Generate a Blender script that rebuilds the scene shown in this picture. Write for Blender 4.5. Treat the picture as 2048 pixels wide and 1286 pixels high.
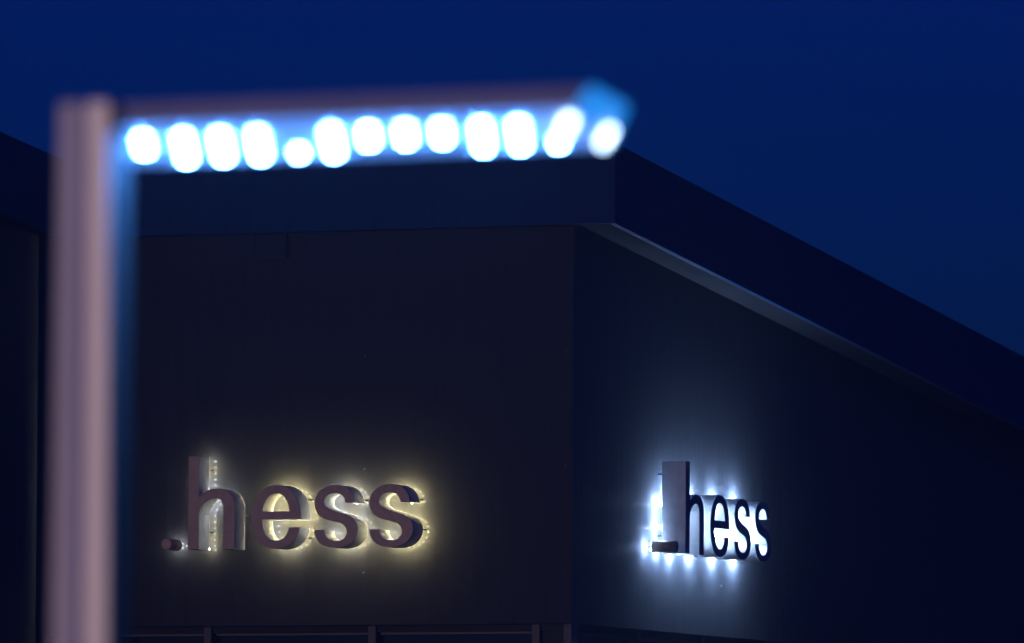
import bpy, bmesh, math, random
from mathutils import Vector, Matrix

scene = bpy.context.scene
for o in list(bpy.data.objects):
    bpy.data.objects.remove(o, do_unlink=True)
COL = scene.collection
random.seed(7)

# ------------------------------------------------------------------ camera
PITCH, ROLL = 0.069, 0.006
cam_data = bpy.data.cameras.new("camera")
cam_data.sensor_width = 36.0
cam_data.lens = 300.0
cam_data.clip_start = 0.5
cam_data.clip_end = 5000.0
cam_data.dof.use_dof = True
cam_data.dof.focus_distance = 73.6
cam_data.dof.aperture_fstop = 3.4
cam = bpy.data.objects.new("camera", cam_data)
COL.objects.link(cam)
fwd = Vector((0, math.cos(PITCH), math.sin(PITCH)))
rgt = Vector((1, 0, 0))
upv = rgt.cross(fwd)
cr, sr = math.cos(ROLL), math.sin(ROLL)
r2 = cr * rgt + sr * upv
u2 = -sr * rgt + cr * upv
m3 = Matrix((r2, u2, -fwd)).transposed()
cam.matrix_world = Matrix.Translation((0, 0, 1.6)) @ m3.to_4x4()
scene.camera = cam

# ------------------------------------------------------------------ world: blue hour
SUN_AZ = math.radians(-150)      # direction the light comes from: behind the camera, to its left
SUN_EL = math.radians(4)
world = bpy.data.worlds.new("World")
scene.world = world
world.use_nodes = True
wn, wl = world.node_tree.nodes, world.node_tree.links
bg = wn["Background"]
sky = wn.new("ShaderNodeTexSky")
sky.sky_type = 'NISHITA'
sky.sun_disc = False
sky.sun_elevation = math.radians(1.5)
sky.sun_rotation = SUN_AZ
sky.altitude = 300
sky.ozone_density = 4.0
tint = wn.new("ShaderNodeMix")
tint.data_type = 'RGBA'
tint.blend_type = 'MULTIPLY'
tint.inputs[0].default_value = 1.0
tint.inputs[7].default_value = (0.004, 0.138, 1.0, 1)     # tungsten white balance
wl.new(sky.outputs[0], tint.inputs[6])
wl.new(tint.outputs[2], bg.inputs[0])
bg.inputs[1].default_value = 0.14

# ------------------------------------------------------------------ the one sun lamp: warm glow from behind the camera
sun_data = bpy.data.lights.new("sun", 'SUN')
sun_data.energy = 0.32
sun_data.angle = math.radians(14)
sun_data.color = (1.0, 0.70, 0.60)
sun = bpy.data.objects.new("sun", sun_data)
COL.objects.link(sun)
sd = Vector((math.sin(SUN_AZ) * math.cos(SUN_EL), math.cos(SUN_AZ) * math.cos(SUN_EL), math.sin(SUN_EL)))
sun.rotation_euler = sd.to_track_quat('Z', 'Y').to_euler()
sun.location = sd * 60

# ------------------------------------------------------------------ exposure and render settings
vs = scene.view_settings
vs.view_transform = 'Standard'
vs.look = 'None'
vs.exposure = 0.0
vs.gamma = 1.0
vs.use_curve_mapping = False
cy = scene.cycles
cy.use_denoising = True
cy.sample_clamp_indirect = 6.0
cy.max_bounces = 6
cy.caustics_reflective = True

# ------------------------------------------------------------------ materials
def new_mat(name):
    m = bpy.data.materials.new(name)
    m.use_nodes = True
    return m, m.node_tree.nodes, m.node_tree.links, m.node_tree.nodes["Principled BSDF"]

def surface(name, col, rough=0.5, metal=0.0, noise=None, amount=0.25, bump=None, bump_strength=0.1,
            bump_dist=0.002, coat=0.0, coat_rough=0.1, spec=0.5, stretch=(1, 1, 1), rough_var=0.0):
    m, n, l, b = new_mat(name)
    b.inputs["Roughness"].default_value = rough
    b.inputs["Metallic"].default_value = metal
    b.inputs["Specular IOR Level"].default_value = spec
    b.inputs["Coat Weight"].default_value = coat
    b.inputs["Coat Roughness"].default_value = coat_rough
    b.inputs["Base Color"].default_value = (*col, 1)
    tc = n.new("ShaderNodeTexCoord")
    mp = n.new("ShaderNodeMapping")
    mp.inputs["Scale"].default_value = stretch
    l.new(tc.outputs["Object"], mp.inputs[0])
    if noise:
        nz = n.new("ShaderNodeTexNoise")
        nz.inputs["Scale"].default_value = noise
        nz.inputs["Detail"].default_value = 6
        nz.inputs["Roughness"].default_value = 0.6
        l.new(mp.outputs[0], nz.inputs["Vector"])
        rp = n.new("ShaderNodeValToRGB")
        rp.color_ramp.elements[0].position = 0.3
        rp.color_ramp.elements[1].position = 0.7
        rp.color_ramp.elements[0].color = (*[c * (1 - amount) for c in col], 1)
        rp.color_ramp.elements[1].color = (*[min(1, c * (1 + amount)) for c in col], 1)
        l.new(nz.outputs[0], rp.inputs[0])
        l.new(rp.outputs[0], b.inputs["Base Color"])
        if rough_var:
            mr = n.new("ShaderNodeMapRange")
            mr.inputs[1].default_value = 0.3
            mr.inputs[2].default_value = 0.7
            mr.inputs[3].default_value = rough - rough_var
            mr.inputs[4].default_value = rough + rough_var
            l.new(nz.outputs[0], mr.inputs[0])
            l.new(mr.outputs[0], b.inputs["Roughness"])
    if bump:
        nb = n.new("ShaderNodeTexNoise")
        nb.inputs["Scale"].default_value = bump
        nb.inputs["Detail"].default_value = 4
        l.new(mp.outputs[0], nb.inputs["Vector"])
        bp = n.new("ShaderNodeBump")
        bp.inputs["Strength"].default_value = bump_strength
        bp.inputs["Distance"].default_value = bump_dist
        l.new(nb.outputs[0], bp.inputs["Height"])
        l.new(bp.outputs[0], b.inputs["Normal"])
        l.new(bp.outputs[0], b.inputs["Coat Normal"])
    return m

def glow(name, col, strength, base=(0.8, 0.8, 0.8)):
    m, n, l, b = new_mat(name)
    b.inputs["Base Color"].default_value = (*base, 1)
    b.inputs["Emission Color"].default_value = (*col, 1)
    b.inputs["Emission Strength"].default_value = strength
    return m

M = {}
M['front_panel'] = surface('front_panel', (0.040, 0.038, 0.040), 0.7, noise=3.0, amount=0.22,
                           coat=0.13, coat_rough=0.05, spec=0.05, stretch=(6, 6, 0.25), rough_var=0.05)  # darker copy of the one cladding, to offset the warm light on the front
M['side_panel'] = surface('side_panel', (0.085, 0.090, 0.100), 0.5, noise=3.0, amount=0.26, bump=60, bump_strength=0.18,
                          bump_dist=0.002, coat=0.012, coat_rough=0.2, spec=0.0, stretch=(13, 13, 0.22), rough_var=0.08)  # same cladding as the front, made paler to offset its weaker light
M['fascia'] = surface('fascia', (0.011, 0.040, 0.14), 0.6, noise=2.5, amount=0.2, spec=0.1, stretch=(3, 3, 0.5))  # blue of the lamp glare is put into the base colour
M['soffit'] = surface('soffit', (0.024, 0.024, 0.026), 0.6, noise=2.0, amount=0.12, spec=0.0)
M['trim'] = surface('trim', (0.12, 0.12, 0.125), 0.45, metal=0.3)
M['roof'] = surface('roof', (0.08, 0.08, 0.085), 0.7, noise=1.5)
M['frame'] = surface('frame', (0.06, 0.055, 0.058), 0.45, noise=6, amount=0.15)
M['rail'] = surface('rail', (0.085, 0.08, 0.08), 0.4, noise=6, amount=0.15)
M['hinge'] = surface('hinge', (0.015, 0.015, 0.016), 0.5)
M['dark'] = surface('dark', (0.012, 0.012, 0.013), 0.7)
M['screw'] = surface('screw', (0.13, 0.13, 0.135), 0.5)
M['letter'] = surface('letter', (0.50, 0.39, 0.32), 0.55, metal=0.45, spec=0.2, noise=14, amount=0.14, bump=220, bump_strength=0.05)
M['letter_return'] = surface('letter_return', (0.82, 0.81, 0.80), 0.5, spec=0.2, noise=9, amount=0.12)
M['stud'] = surface('stud', (0.05, 0.05, 0.05), 0.4, metal=0.5)
M['pole'] = surface('pole', (0.90, 0.82, 0.81), 0.48, metal=0.85, noise=5, amount=0.06, stretch=(1, 1, 0.2))
M['dim_strip'] = surface('dim_strip', (0.055, 0.057, 0.06), 0.7, spec=0.05, noise=5, amount=0.1)  # dark tone chosen to hold down the lamp light on the pole side
M['housing'] = surface('housing', (0.86, 0.80, 0.82), 0.7, metal=0.3, noise=5, amount=0.08)
M['box'] = surface('box', (0.016, 0.026, 0.055), 0.5, noise=5)
M['paving'] = surface('paving', (0.16, 0.155, 0.15), 0.85, noise=4, amount=0.25, bump=30, bump_strength=0.3)
gm, gn, gl, gb = new_mat('glass')
gb.inputs["Base Color"].default_value = (0.012, 0.012, 0.014, 1)
gb.inputs["Roughness"].default_value = 0.04
M['glass'] = gm
M['lamp_led'] = glow('lamp_led', (0.075, 0.31, 1.0), 650)
M['lamp_cover'] = glow('lamp_cover', (0.10, 0.30, 1.0), 0.95)
M['lamp_tip'] = glow('lamp_tip', (0.01, 0.24, 0.80), 1.15, (0.4, 0.4, 0.45))
M['lamp_streak'] = glow('lamp_streak', (0.55, 0.75, 1.0), 10)
M['led_warm'] = glow('led_warm', (0.98, 0.90, 0.46), 350)
M['led_cool'] = glow('led_cool', (0.86, 0.95, 1.0), 300)
M['led_module'] = glow('led_module', (0.40, 0.60, 1.0), 3300)
M['led_white'] = glow('led_white', (0.38, 0.58, 1.0), 700)

# ------------------------------------------------------------------ helpers
def link(name, me, mat=None, parent=None, loc=None):
    o = bpy.data.objects.new(name, me)
    COL.objects.link(o)
    if mat is not None and me is not None and not me.materials:
        for mm in (mat if isinstance(mat, (list, tuple)) else [mat]):
            me.materials.append(mm)
    if parent is not None:
        o.parent = parent
    if loc is not None:
        o.location = loc
    return o

def empty(name, loc, rz=0.0):
    o = bpy.data.objects.new(name, None)
    COL.objects.link(o)
    o.location = loc
    o.rotation_euler = (0, 0, rz)
    return o

def tag(o, label=None, cat=None, group=None, kind=None):
    for k, v in (("label", label), ("category", cat), ("group", group), ("kind", kind)):
        if v:
            o[k] = v
    return o

def mesh_from(name, verts, faces):
    me = bpy.data.meshes.new(name)
    me.from_pydata([tuple(v) for v in verts], [], faces)
    me.validate()
    bm = bmesh.new()
    bm.from_mesh(me)
    bmesh.ops.recalc_face_normals(bm, faces=bm.faces)
    bm.to_mesh(me)
    bm.free()
    return me

def bevel(me, w, seg=1):
    bm = bmesh.new()
    bm.from_mesh(me)
    bmesh.ops.bevel(bm, geom=list(bm.edges), offset=w, segments=seg, affect='EDGES', profile=0.6)
    bm.to_mesh(me)
    bm.free()
    return me

def hexa(c8, name="m", bev=0.0):
    """eight corners: bottom loop of four, then top loop of four"""
    f = [(0, 3, 2, 1), (4, 5, 6, 7), (0, 1, 5, 4), (1, 2, 6, 5), (2, 3, 7, 6), (3, 0, 4, 7)]
    me = mesh_from(name, c8, f)
    if bev:
        bevel(me, bev)
    return me

def box(x0, x1, y0, y1, z0, z1, name="m", bev=0.0):
    return hexa([(x0, y0, z0), (x1, y0, z0), (x1, y1, z0), (x0, y1, z0),
                 (x0, y0, z1), (x1, y0, z1), (x1, y1, z1), (x0, y1, z1)], name, bev)

def cylinder(r, h, seg=24, name="m", bev=0.0):
    """axis along +Z from 0 to h"""
    bm = bmesh.new()
    bmesh.ops.create_cone(bm, cap_ends=True, segments=seg, radius1=r, radius2=r, depth=h)
    bmesh.ops.translate(bm, verts=bm.verts, vec=(0, 0, h / 2))
    if bev:
        ed = [e for e in bm.edges if abs(e.verts[0].co.z - e.verts[1].co.z) < 1e-6]
        bmesh.ops.bevel(bm, geom=ed, offset=bev, segments=2, affect='EDGES')
    me = bpy.data.meshes.new(name)
    bm.to_mesh(me)
    bm.free()
    for p in me.polygons:
        p.use_smooth = len(p.vertices) == 4
    return me

# ------------------------------------------------------------------ ground
g = link('ground', mesh_from('ground', [(-800, -300, 0), (800, -300, 0), (800, 1500, 0), (-800, 1500, 0)], [(0, 1, 2, 3)]), M['paving'])
tag(g, kind='structure')

# ------------------------------------------------------------------ building
# local axes: +X to the right along the front, +Y back along the side, corner of the two walls at the origin
ANG = math.radians(22.5)
bld = empty('office_building', (0.5235, 73.0, 0), -ANG)
tag(bld, 'dark panelled building corner with sloping roof and deep fascia band', 'building')

PITCHR = 0.109
Z_HEAD = 4.06                       # bottom edge of the panelled upper wall
FH = 0.69                           # fascia height
OF, OR, OW = 0.08, 0.41, 0.265      # overhangs: front, side, wing side
XW = -5.08                          # wing wall plane
YB = 17.0                           # back of the building
YWF = -1.9                          # front of the wing
XWL = -13.0
def zb(y):
    return 7.471 - PITCHR * y       # lower edge of fascia

def wall_panel_front(x0, x1, i):
    zt = zb(-OF) + 0.035
    g_ = 0.0001
    d = 0.0
    me = hexa([(x0 + g_, 0 + d, Z_HEAD), (x1 - g_, 0 - d, Z_HEAD), (x1 - g_, 0.05, Z_HEAD), (x0 + g_, 0.05, Z_HEAD),
               (x0 + g_, 0 + d, zt), (x1 - g_, 0 - d, zt), (x1 - g_, 0.05, zt), (x0 + g_, 0.05, zt)])
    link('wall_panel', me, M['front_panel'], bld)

def wall_panel_side(x, y0, y1, tilt, mat, zlow=Z_HEAD, back=-1):
    g_ = 0.0001
    z0, z1 = zb(y0) + 0.03, zb(y1) + 0.03
    me = hexa([(x + tilt, y0 + g_, zlow), (x + tilt, y1 - g_, zlow), (x - 0.05, y1 - g_, zlow), (x - 0.05, y0 + g_, zlow),
               (x - tilt, y0 + g_, z0), (x - tilt, y1 - g_, z1), (x - 0.05, y1 - g_, z1), (x - 0.05, y0 + g_, z0)])
    link('wall_panel', me, mat, bld)

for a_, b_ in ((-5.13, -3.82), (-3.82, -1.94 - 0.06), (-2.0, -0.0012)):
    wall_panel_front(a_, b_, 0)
sy = [0.0, 1.613, 4.217, 6.82, 9.42, 12.02, 14.6, YB]
tl = [0.0] * 7
for i in range(len(sy) - 1):
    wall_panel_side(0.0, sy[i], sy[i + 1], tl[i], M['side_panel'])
wy = [0.0 - 0.001, YWF]
for i in range(1):
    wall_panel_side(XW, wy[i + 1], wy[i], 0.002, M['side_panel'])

# solid core behind the panels
def prism_core(x0, x1, y0, y1, name):
    za, zc = zb(y0) + 0.06, zb(y1) + 0.06
    me = hexa([(x0, y0, 4.0), (x1, y0, 4.0), (x1, y1, 4.0), (x0, y1, 4.0),
               (x0, y0, za), (x1, y0, za), (x1, y1, zc), (x0, y1, zc)])
    link(name, me, M['dark'], bld)
prism_core(XWL, -0.055, 0.06, YB - 0.1, 'wall_core')
prism_core(XWL, XW - 0.055, YWF + 0.05, 0.055, 'wall_core')

# screws fixing the panels
screw_me = cylinder(0.009, 0.007, 10, 'screw', 0.003)
zs = (4.51, 5.41, 6.39)
def screw_front(x, z):
    s = link('screw', screw_me, M['screw'], bld, (x, 0.001, z))
    s.rotation_euler = (math.pi / 2, 0, 0)
def screw_side(x, y, z):
    s = link('screw', screw_me, M['screw'], bld, (x, y, z))
    s.rotation_euler = (0, math.pi / 2, 0)
for x in (-0.062, -1.942, -3.78):
    for z in zs:
        if not (x < -3 and z < 5.5):
            screw_front(x, z)
for y in (3.555, 5.17, 6.79, 8.4, 10.0):
    for z in zs + (6.84,):
        if z < zb(y) - 0.02 and not (z > 6.5 and abs(y - 5.17) > 0.1):
            screw_side(0.001, y, z)

# fascia band: each panel a mesh of its own
def fascia_front(x0, x1, y, mat=None, face=-1):
    t = 0.03
    me = box(x0 + 0.0001, x1 - 0.0001, y, y + t, zb(-OF), zb(-OF) + FH)
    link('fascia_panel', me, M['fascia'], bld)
def fascia_side(x, y0, y1):
    t = 0.03
    a0, a1 = zb(y0), zb(y1)
    y0 -= 0.0004
    y1 += 0.0004
    me = hexa([(x - t, y0 + 0.0015, a0), (x, y0 + 0.0015, a0), (x, y1 - 0.0015, a1), (x - t, y1 - 0.0015, a1),
               (x - t, y0 + 0.0015, a0 + FH), (x, y0 + 0.0015, a0 + FH), (x, y1 - 0.0015, a1 + FH), (x - t, y1 - 0.0015, a1 + FH)])
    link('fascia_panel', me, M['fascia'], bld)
XFW = XW + OW
fx = [XFW + 0.002, -3.0, -1.32, OR - 0.031]
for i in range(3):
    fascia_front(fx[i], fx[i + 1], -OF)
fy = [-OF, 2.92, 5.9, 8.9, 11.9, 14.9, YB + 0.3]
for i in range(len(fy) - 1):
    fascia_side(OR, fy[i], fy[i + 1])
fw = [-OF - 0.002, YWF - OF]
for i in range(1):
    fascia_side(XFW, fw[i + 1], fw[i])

# drip trim along the lower inner edge of the side fascia
def sloped_bar(name, x0, x1, y0, y1, dz0, dz1, mat):
    me = hexa([(x0, y0, zb(y0) + dz0), (x1, y0, zb(y0) + dz0), (x1, y1, zb(y1) + dz0), (x0, y1, zb(y1) + dz0),
               (x0, y0, zb(y0) + dz1), (x1, y0, zb(y0) + dz1), (x1, y1, zb(y1) + dz1), (x0, y1, zb(y1) + dz1)])
    return link(name, me, mat, bld)
sloped_bar('drip_trim', OR - 0.045, OR - 0.032, -OF + 0.035, YB, -0.004, 0.03, M['trim'])
sloped_bar('soffit', 0.002, OR - 0.046, -OF + 0.035, YB, 0.032, 0.05, M['soffit'])
sloped_bar('soffit', XW + 0.003, XFW - 0.032, YWF, -OF - 0.003, 0.032, 0.05, M['soffit'])
# roof sheet
sloped_bar('roof', XWL, OR - 0.035, -OF + 0.034, YB + 0.2, FH - 0.06, FH - 0.03, M['roof'])
sloped_bar('roof', XWL, XFW - 0.035, YWF, -OF + 0.03, FH - 0.06, FH - 0.03, M['roof'])

# window band under the panelled wall
pane_z0 = 2.35
def window_front(x0, x1):
    """one bay between two mullions"""
    y = 0.10
    fr = link('window', box(x0, x1, y + 0.06, y + 0.075, pane_z0, Z_HEAD - 0.002), M['dark'], bld)
    link('sash_rail', box(x0 + 0.012, x1 - 0.012, y, y + 0.055, 3.976, 4.012, bev=0.004), M['rail'], fr)
    link('sash_rail', box(x0 + 0.012, x1 - 0.012, y, y + 0.055, pane_z0 + 0.02, pane_z0 + 0.08, bev=0.004), M['rail'], fr)
    link('pane', box(x0 + 0.01, x1 - 0.01, y + 0.03, y + 0.036, pane_z0 + 0.082, 3.974), M['glass'], fr)
    for hx in (0.17, 0.84):
        xx = x0 + (x1 - x0) * hx
        link('hinge', box(xx - 0.045, xx + 0.045, y - 0.012, y + 0.03, 4.014, 4.046, bev=0.006), M['hinge'], fr)
def window_side(y0, y1):
    x = -0.10
    fr = link('window', box(x - 0.075, x - 0.06, y0, y1, pane_z0, Z_HEAD - 0.002), M['dark'], bld)
    link('sash_rail', box(x - 0.055, x, y0 + 0.03, y1 - 0.03, 3.972, 4.006, bev=0.004), M['rail'], fr)
    link('sash_rail', box(x - 0.055, x, y0 + 0.03, y1 - 0.03, pane_z0 + 0.02, pane_z0 + 0.08, bev=0.004), M['rail'], fr)
    link('pane', box(x - 0.036, x - 0.03, y0 + 0.01, y1 - 0.01, pane_z0 + 0.082, 3.970), M['glass'], fr)
mx = [-5.04, -3.47, -1.91, -0.38, -0.085]
for x in mx[1:]:
    link('mullion', box(x, x + 0.075, 0.03, 0.18, pane_z0, Z_HEAD - 0.004, bev=0.004), M['frame'], bld)
for i in range(3):
    window_front(mx[i] + 0.077, mx[i + 1] - 0.002)
link('corner_infill', box(-0.303, -0.087, 0.09, 0.15, pane_z0, Z_HEAD - 0.004), M['dark'], bld)
my = [0.20, 1.66, 3.22, 4.78, 6.34, 7.9, 9.46, 11.0]
for y in my:
    link('mullion', box(-0.18, -0.05, y, y + 0.075, pane_z0, Z_HEAD - 0.004, bev=0.004), M['frame'], bld)
for i in range(len(my) - 1):
    window_side(my[i] + 0.077, my[i + 1] - 0.002)
# lower wall and sill down to the ground
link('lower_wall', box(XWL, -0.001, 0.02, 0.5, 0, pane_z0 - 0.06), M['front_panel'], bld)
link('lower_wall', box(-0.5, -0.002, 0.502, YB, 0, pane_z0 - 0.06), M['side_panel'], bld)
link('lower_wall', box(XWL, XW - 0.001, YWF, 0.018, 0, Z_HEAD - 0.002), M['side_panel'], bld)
link('window_sill', box(XW, 0.03, -0.03, 0.19, pane_z0 - 0.058, pane_z0 - 0.002, bev=0.006), M['frame'], bld)
link('window_sill', box(-0.19, 0.03, 0.192, YB, pane_z0 - 0.058, pane_z0 - 0.002, bev=0.006), M['frame'], bld)
link('back_wall', box(XWL, -0.56, 0.56, YB - 0.2, 0.0, 3.98), M['dark'], bld)

# small box under the front fascia
wb = empty('junction_box', bld.matrix_basis @ Vector((-2.825, -0.001, 7.255)), -ANG)
tag(wb, 'small dark box on the front wall just under the fascia', 'box')
link('housing', box(-0.148, 0.148, -0.05, 0, 0, 0.208, bev=0.006), M['front_panel'], wb)
link('lid', box(-0.14, 0.14, -0.058, -0.0505, 0.008, 0.20, bev=0.004), M['front_panel'], wb)

# ------------------------------------------------------------------ channel letters
PX = 1.0 / (233.8 * 0.985)                  # metres per picture-pixel of the sign face
KX = PX / math.cos(ANG) * 1.005
H_RAW = [(66, 70, 1), (200, 70, 1), (200, 572, 1), (228, 543), (280, 500), (340, 475), (420, 465), (500, 478), (560, 510), (605, 560), (632, 630), (641, 710),
         (642, 1210, 1), (500, 1210, 1), (500, 730), (490, 660), (466, 612), (430, 588), (385, 585), (330, 600), (270, 640), (225, 695), (203, 770), (200, 830), (200, 1210, 1), (66, 1210, 1)]
E_RAW = [(915, 690, 1), (905, 560), (882, 445), (840, 335), (770, 230), (685, 155), (590, 115), (490, 103), (390, 118), (290, 165), (200, 245), (130, 350), (85, 475), (65, 620),
         (68, 760), (92, 890), (142, 1000), (220, 1093), (320, 1160), (440, 1190), (540, 1190), (660, 1158), (760, 1095), (835, 1005), (876, 910), (890, 830, 1), (705, 830, 1),
         (690, 900), (650, 970), (590, 1025), (520, 1052), (450, 1050), (380, 1025), (320, 970), (277, 890), (256, 800), (248, 690, 1)]
E_HOLE = [(252, 555, 1), (265, 470), (300, 380), (350, 305), (410, 262), (480, 248), (550, 258), (610, 300), (660, 370), (695, 460), (712, 555, 1)]
S_RAW = [(800, 400, 1), (785, 320), (748, 238), (688, 165), (600, 115), (480, 95), (350, 110), (240, 160), (160, 240), (118, 340), (110, 430), (135, 530), (190, 608), (280, 668), (400, 708),
         (500, 734), (580, 762), (635, 810), (662, 880), (655, 950), (610, 1010), (540, 1042), (470, 1047), (390, 1032), (330, 990), (297, 930), (288, 860, 1), (105, 860, 1), (120, 950), (165, 1040),
         (240, 1110), (340, 1152), (480, 1168), (620, 1150), (730, 1095), (810, 1010), (850, 915), (856, 840), (836, 750), (780, 670), (700, 618), (600, 582), (480, 545), (390, 510), (320, 468),
         (282, 420), (278, 360), (305, 300), (360, 258), (440, 238), (520, 245), (580, 280), (620, 335), (635, 400, 1)]

def smooth(raw, sub=4):
    """Catmull-Rom through the points; a third value of 1 marks a sharp corner"""
    n = len(raw)
    out = []
    for i in range(n):
        p1, p2 = raw[i], raw[(i + 1) % n]
        c1, c2 = len(p1) > 2, len(p2) > 2
        a = Vector(p1[:2]); b = Vector(p2[:2])
        if c1 and c2:
            out.append(a)
            continue
        p0 = Vector(raw[i - 1][:2]) if not c1 else a - (b - a) * 0.6
        p3 = Vector(raw[(i + 2) % n][:2]) if not c2 else b + (b - a) * 0.6
        for k in range(sub):
            t = k / sub
            out.append(0.5 * ((2 * a) + (b - p0) * t + (2 * p0 - 5 * a + 4 * b - p3) * t * t + (3 * a - p0 - 3 * b + p3) * t ** 3))
    return out

def to_metres(raw, sc, left, base):
    return [Vector(((p[0] - left) / sc * KX, (base - p[1]) / sc * PX)) for p in smooth(raw)]

GLYPH = {
    'h': [to_metres(H_RAW, 6.12, 66, 1210)],
    'e': [to_metres(E_RAW, 8.57, 65, 1190), to_metres(E_HOLE, 8.57, 65, 1190)],
    's': [to_metres(S_RAW, 8.57, 108, 1168)],
}
GLYPH_MESH = {}
DEPTH, GAP = 0.225, 0.075
def glyph_mesh(ch):
    """letter in its own X (right) / Z (up) plane, face at -Y: front at y=-(GAP+DEPTH), back at y=-GAP"""
    if ch in GLYPH_MESH:
        return GLYPH_MESH[ch]
    cu = bpy.data.curves.new('letter_' + ch, 'CURVE')
    cu.dimensions = '2D'
    cu.fill_mode = 'BOTH'
    cu.extrude = DEPTH / 2 - 0.004
    cu.bevel_depth = 0.004
    cu.bevel_resolution = 1
    cu.offset = -0.004
    for loop in GLYPH[ch]:
        sp = cu.splines.new('POLY')
        sp.points.add(len(loop) - 1)
        for q, v in zip(sp.points, loop):
            q.co = (v.x, v.y, 0, 1)
        sp.use_cyclic_u = True
    tmp = bpy.data.objects.new('tmp', cu)
    COL.objects.link(tmp)
    dg = bpy.context.evaluated_depsgraph_get()
    me = bpy.data.meshes.new_from_object(tmp.evaluated_get(dg))
    bpy.data.objects.remove(tmp, do_unlink=True)
    rot = Matrix.Translation((0, -(GAP + DEPTH / 2), 0)) @ Matrix.Rotation(math.pi / 2, 4, 'X')
    me.transform(rot)
    me.materials.clear()
    me.materials.append(M['letter'])
    me.materials.append(M['letter_return'])
    for p in me.polygons:
        p.material_index = 0 if p.normal.y < -0.7 else 1
        p.use_smooth = False
    me.name = 'letter_' + ch
    GLYPH_MESH[ch] = me
    return me

def inset_samples(loop, spacing, inset, keep=None):
    n = len(loop)
    area = sum(loop[i].x * loop[(i + 1) % n].y - loop[(i + 1) % n].x * loop[i].y for i in range(n))
    sgn = 1 if area > 0 else -1
    res, acc = [], spacing * 0.5
    for i in range(n):
        a, b = loop[i], loop[(i + 1) % n]
        d = b - a
        L = d.length
        if L < 1e-6:
            continue
        t = d / L
        nrm = Vector((-t.y, t.x)) * sgn
        while acc < L:
            if keep is None or keep(a + t * acc, -nrm * (1 if inset > 0 else -1)):
                res.append(a + t * acc + nrm * inset)
            acc += spacing
        acc -= L
    return res

def led_mesh(points, r, y, chooser, mats, squash=0.6):
    bm = bmesh.new()
    for p in points:
        res = bmesh.ops.create_icosphere(bm, subdivisions=1, radius=r)
        vs_ = res['verts']
        for v in vs_:
            v.co.y *= squash
        bmesh.ops.translate(bm, verts=vs_, vec=(p.x, y, p.y))
        k = chooser(p)
        for f in {f for v in vs_ for f in v.link_faces}:
            f.material_index = k
    me = bpy.data.meshes.new('led_string')
    bm.to_mesh(me)
    bm.free()
    for m_ in mats:
        me.materials.append(m_)
    return me

stud_me = cylinder(0.007, GAP - 0.002, 8, 'stud')
GW = {'h': (642 - 66) / 6.12 * KX, 'e': (915 - 65) / 8.57 * KX, 's': (856 - 105) / 8.57 * KX}
LAYOUT = [('h', -3.477), ('e', -2.872), ('s', -2.280), ('s', -1.764)]
X0 = -3.477

def build_sign(root, spacing, led_r, cool_share, mats, studs, dot_x, keep_of=lambda j, hole: None, modules=None, led_y=None):
    """letters hang in front of the wall plane y=0 of the root; x runs along the wall, z up from the baseline"""
    for j, (ch, x) in enumerate(LAYOUT):
        L = link('letter_' + ch, glyph_mesh(ch), None, root, (x - X0, 0, 0))
        P = []
        for q, loop in enumerate(GLYPH[ch]):
            P += inset_samples(loop, spacing, 0.012 if q == 0 else -0.012, keep_of(j, q == 1))
        if modules:
            inner = [p for q_, lp in enumerate(GLYPH[ch]) for p in inset_samples(lp, 0.07, 0.012 if q_ == 0 else -0.012) if 0.10 < p.y < 0.46 and (ch != 'h' or p.x > 0.15)]
            P = [Vector(v) for v in modules[ch]] + inner
        rng = random.Random(31 + j)
        share = cool_share[j]
        pr = rng.random() * 6
        def choose(p, share=share, rng=rng, pr=pr):
            if share < 0:
                return 1 if 0.30 < p.y < 0.5 or rng.random() < 0.25 else 0
            return 1 if rng.random() < share else 0
        if modules:
            far_ = led_mesh([Vector(v) for v in modules[ch]], led_r, -0.056, lambda p: 0, [M['led_module']])
            tag(link('led_string', far_, None, L), kind='stuff')
            P = inner
        leds = led_mesh(P, led_r, -GAP + led_r * 0.35 if led_y is None else led_y, choose, mats)
        s = link('led_string', leds, None, L)
        tag(s, kind='stuff')
        for (sx, sz) in studs[ch]:
            st = link('stud', stud_me, M['stud'], L, (sx, -0.001, sz))
            st.rotation_euler = (math.pi / 2, 0, 0)
    # the full stop in front of the word: a short cylinder standing off the wall
    D = link('full_stop', cylinder(0.05, DEPTH, 32, 'full_stop', 0.004), M['letter'], root, (dot_x, -GAP, 0.05))
    D.rotation_euler = (math.pi / 2, 0, 0)
    P = [Vector((0.024 * math.cos(t), 0.024 * math.sin(t))) for t in [k * math.pi / 3 for k in range(0, 6, 2)]]
    me = led_mesh(P, led_r, 0, lambda p: 1, mats)
    me.transform(Matrix.Rotation(-math.pi / 2, 4, 'X'))
    s = link('led_string', me, None, D, (0, 0, -led_r * 0.35))
    tag(s, kind='stuff')

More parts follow.
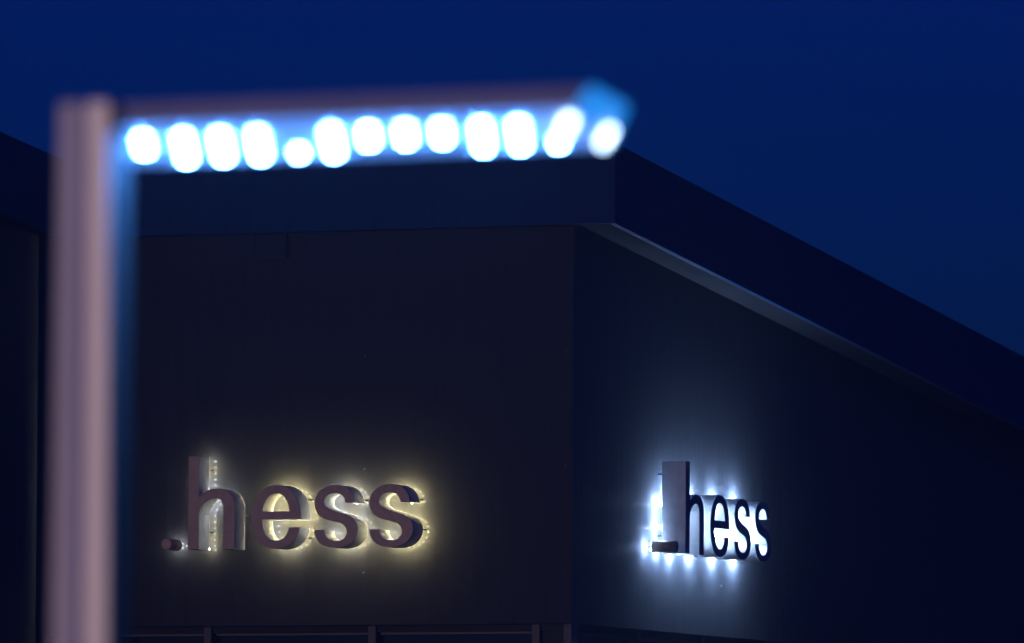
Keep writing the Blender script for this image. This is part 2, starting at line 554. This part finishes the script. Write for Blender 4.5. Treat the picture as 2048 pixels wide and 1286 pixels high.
STUDS = {'h': [(0.098, 0.16), (0.098, 0.70), (0.44, 0.30)], 'e': [(0.44, 0.43), (0.43, 0.10)], 's': [(0.37, 0.42), (0.405, 0.16)]}
BM = bld.matrix_basis
sign_a = empty('illuminated_sign', BM @ Vector((X0, 0, 4.716)), -ANG)
tag(sign_a, 'large backlit letters with yellowish glow on the wide front wall', 'sign')
def keep_a(j, hole):
    """the weaker sign: only some stretches of its light strings still work"""
    if hole:
        return None
    if j == 0:
        return lambda p, n: 0.09 < p.x < 0.34 and n.x > -0.9 and (p.y < 0.5 or p.y > 0.72 or n.x > 0.9)
    return lambda p, n: n.x > -0.35 or 0.09 < p.x < 0.30
build_sign(sign_a, 0.052, 0.0075, [-1, 0.05, 0.5, 0.15], [M['led_warm'], M['led_cool']], STUDS, -0.205, keep_a, led_y=-0.069)
MODULES = {'h': [(0.014, 0.23), (0.014, 0.43), (0.050, 0.032), (0.385, 0.032), (0.36, 0.032), (0.24, 0.505), (0.27, 0.50)],
           'e': [(0.225, 0.032), (0.25, 0.032), (0.225, 0.522), (0.25, 0.522)],
           's': [(0.195, 0.034), (0.22, 0.034), (0.195, 0.515), (0.22, 0.515)]}
sign_b = empty('illuminated_sign', BM @ Vector((0.0, 1.907, 4.735)), math.pi / 2 - ANG)
tag(sign_b, 'backlit letters with intense bluish white glow on the receding side wall', 'sign')
build_sign(sign_b, 0.115, 0.015, [0, 0, 0, 0], [M['led_white'], M['led_white']], STUDS, -0.215, modules=MODULES, led_y=-0.034)

# ------------------------------------------------------------------ street lamp, 20 m from the camera
LA = math.radians(20)
lamp = empty('street_lamp', (-0.993, 20.06, 0), -LA)
tag(lamp, 'pale metal street lamp with blurred row of bright bluish lights', 'street lamp')
# pole: a tapering profile with light and dark bands shaped into its front facets; local -Y faces the camera, +X carries the arm
def pole_mesh(zt):
    def ring(z):
        w = 0.0675 + (zt - z) * 0.0062
        d = 0.060 + (zt - z) * 0.001
        prof = [(-1, -0.66), (-0.97, -0.75), (-0.90, -0.80), (-0.25, -0.855), (-0.05, -0.915), (0.20, -1.0), (0.60, -0.965), (0.92, -0.93), (0.985, -0.89), (1, -0.82),
                (1, 0.9), (0.9, 1), (-0.9, 1), (-1, 0.9)]
        return [(px * w, py * d, z) for px, py in prof]
    zs_ = [0.0, 1.2, 2.4, zt - 0.004, zt]
    V, F = [], []
    for i, z in enumerate(zs_):
        r = ring(z)
        if i == len(zs_) - 1:
            r = [(x * 0.97, y * 0.97, z) for x, y, z in r]
        V += r
    k = 14
    for i in range(len(zs_) - 1):
        for j in range(k):
            F.append((i * k + j, i * k + (j + 1) % k, (i + 1) * k + (j + 1) % k, (i + 1) * k + j))
    F.append(tuple(range(k)))
    F.append(tuple(range((len(zs_) - 1) * k, len(zs_) * k)))
    return mesh_from('pole', V, F)
link('pole', pole_mesh(3.495), M['pole'], lamp)
link('side_dim_strip', box(0.0, 0.006, -0.046, 0.050, 0.03, 3.488), M['dim_strip'], lamp).matrix_local = Matrix.Translation((0.0685 + 0.0214, 0, 0)) @ Matrix.Rotation(math.atan(-0.0062), 4, 'Y')  # dark strip added so the lamp light on this side does not burn out
link('base_plate', box(-0.17, 0.17, -0.17, 0.17, 0.002, 0.022, bev=0.004), M['pole'], lamp)
link('service_door', box(-0.05, 0.05, 0.078, 0.086, 0.55, 1.0, bev=0.003), M['pole'], lamp)
link('arm_joint', box(0.060, 0.095, -0.055, 0.060, 3.425, 3.475, bev=0.004), M['hinge'], lamp)
# luminaire head: a flat bar tilted about its long axis; in its own frame X along, Y across (near to far), Z up
HL, HWD, HT = 1.065, 0.25, 0.050
TILT = math.radians(-17)
HLF = 1.135                          # the far edge is longer: the tip is cut at a slant
hm = hexa([(0, 0, 0), (HL, 0, 0), (HLF, HWD, 0), (0, HWD, 0),
           (0, 0, HT), (HL + 0.036, 0, HT), (HLF + 0.03, HWD, HT), (0, HWD, HT)], bev=0.003)
HEAD_ROT = Matrix.Rotation(math.radians(17.5), 4, 'Z') @ Matrix.Rotation(math.radians(-2.3), 4, 'Y') @ Matrix.Rotation(TILT, 4, 'X')
HEAD_M = Matrix.Translation((0.092, -0.050, 3.440)) @ HEAD_ROT
head = link('luminaire_head', hm, M['housing'], lamp)
head.matrix_local = HEAD_M
link('light_cover', hexa([(0.012, 0.012, -0.004), (HL - 0.006, 0.012, -0.004), (HLF - 0.012, HWD - 0.012, -0.004), (0.012, HWD - 0.012, -0.004),
                          (0.012, 0.012, -0.001), (HL - 0.006, 0.012, -0.001), (HLF - 0.012, HWD - 0.012, -0.001), (0.012, HWD - 0.012, -0.001)]), M['lamp_cover'], head)
led_me = cylinder(0.0095, 0.005, 20, 'lamp_led', 0.001)
led_small = cylinder(0.0070, 0.005, 20, 'lamp_led', 0.001)
cols = [(0.050, 'um'), (0.145, 'uml'), (0.233, 'uml'), (0.321, 'uml'), (0.412, 'l'), (0.495, 'uml'), (0.583, 'um'), (0.670, 'um'), (0.757, 'um'),
        (0.850, 'uml'), (0.938, 'uml'), (1.028, 'l')]
vv = {'u': 0.36, 'm': 0.58, 'l': 0.82}
for cx, rows in cols:
    for r_ in rows:
        link('led', led_me if len(rows) > 1 else led_small, M['lamp_led'], head, (cx - 0.006, HWD * vv[r_], -0.0095))
# flared end cap: LED light on it put in as emission, reflected streaks as bars
q = [(HL + 0.002, 0.004, -0.003), (HLF + 0.002, HWD - 0.004, -0.003), (HLF + 0.048, HWD + 0.004, 0.105), (HL + 0.044, 0.008, 0.056)]
n_ = Vector((0.006, 0, -0.003))
cap = link('end_cap', hexa(q + [tuple(Vector(v) + n_) for v in q]), M['lamp_tip'], lamp)
cap.matrix_local = HEAD_M
def light_streak(a, b, w):
    a, b = Vector(a), Vector(b)
    d = (b - a).normalized()
    sdir = d.cross(Vector((0, 0, 1))).normalized() * w
    up_ = Vector((0, 0, 0.004))
    c = [a - sdir, b - sdir, b + sdir, a + sdir]
    link('light_streak', hexa([tuple(v - up_) for v in c] + [tuple(v + up_) for v in c]), M['lamp_streak'], head)
light_streak((1.034, 0.145, -0.011), (1.058, 0.050, -0.011), 0.008)
light_streak((1.124, 0.215, -0.011), (1.148, 0.170, 0.010), 0.008)

# ------------------------------------------------------------------ haze added to stand in for lens glare and a blue veil
hz = link('haze', box(-260, 260, -12, 330, -1.0, 11.0), None)
tag(hz, 'thin haze added over the whole place to stand in for lens glare', None, None, 'stuff')
hm_ = bpy.data.materials.new('haze')
hm_.use_nodes = True
hn = hm_.node_tree
for nd in list(hn.nodes):
    if nd.type != 'OUTPUT_MATERIAL':
        hn.nodes.remove(nd)
pv = hn.nodes.new('ShaderNodeVolumePrincipled')
pv.inputs['Color'].default_value = (0.8, 0.85, 0.9, 1)
pv.inputs['Density'].default_value = 0.0022
pv.inputs['Anisotropy'].default_value = 0.6
hn.links.new(pv.outputs[0], [n for n in hn.nodes if n.type == 'OUTPUT_MATERIAL'][0].inputs['Volume'])
hz.data.materials.append(hm_)
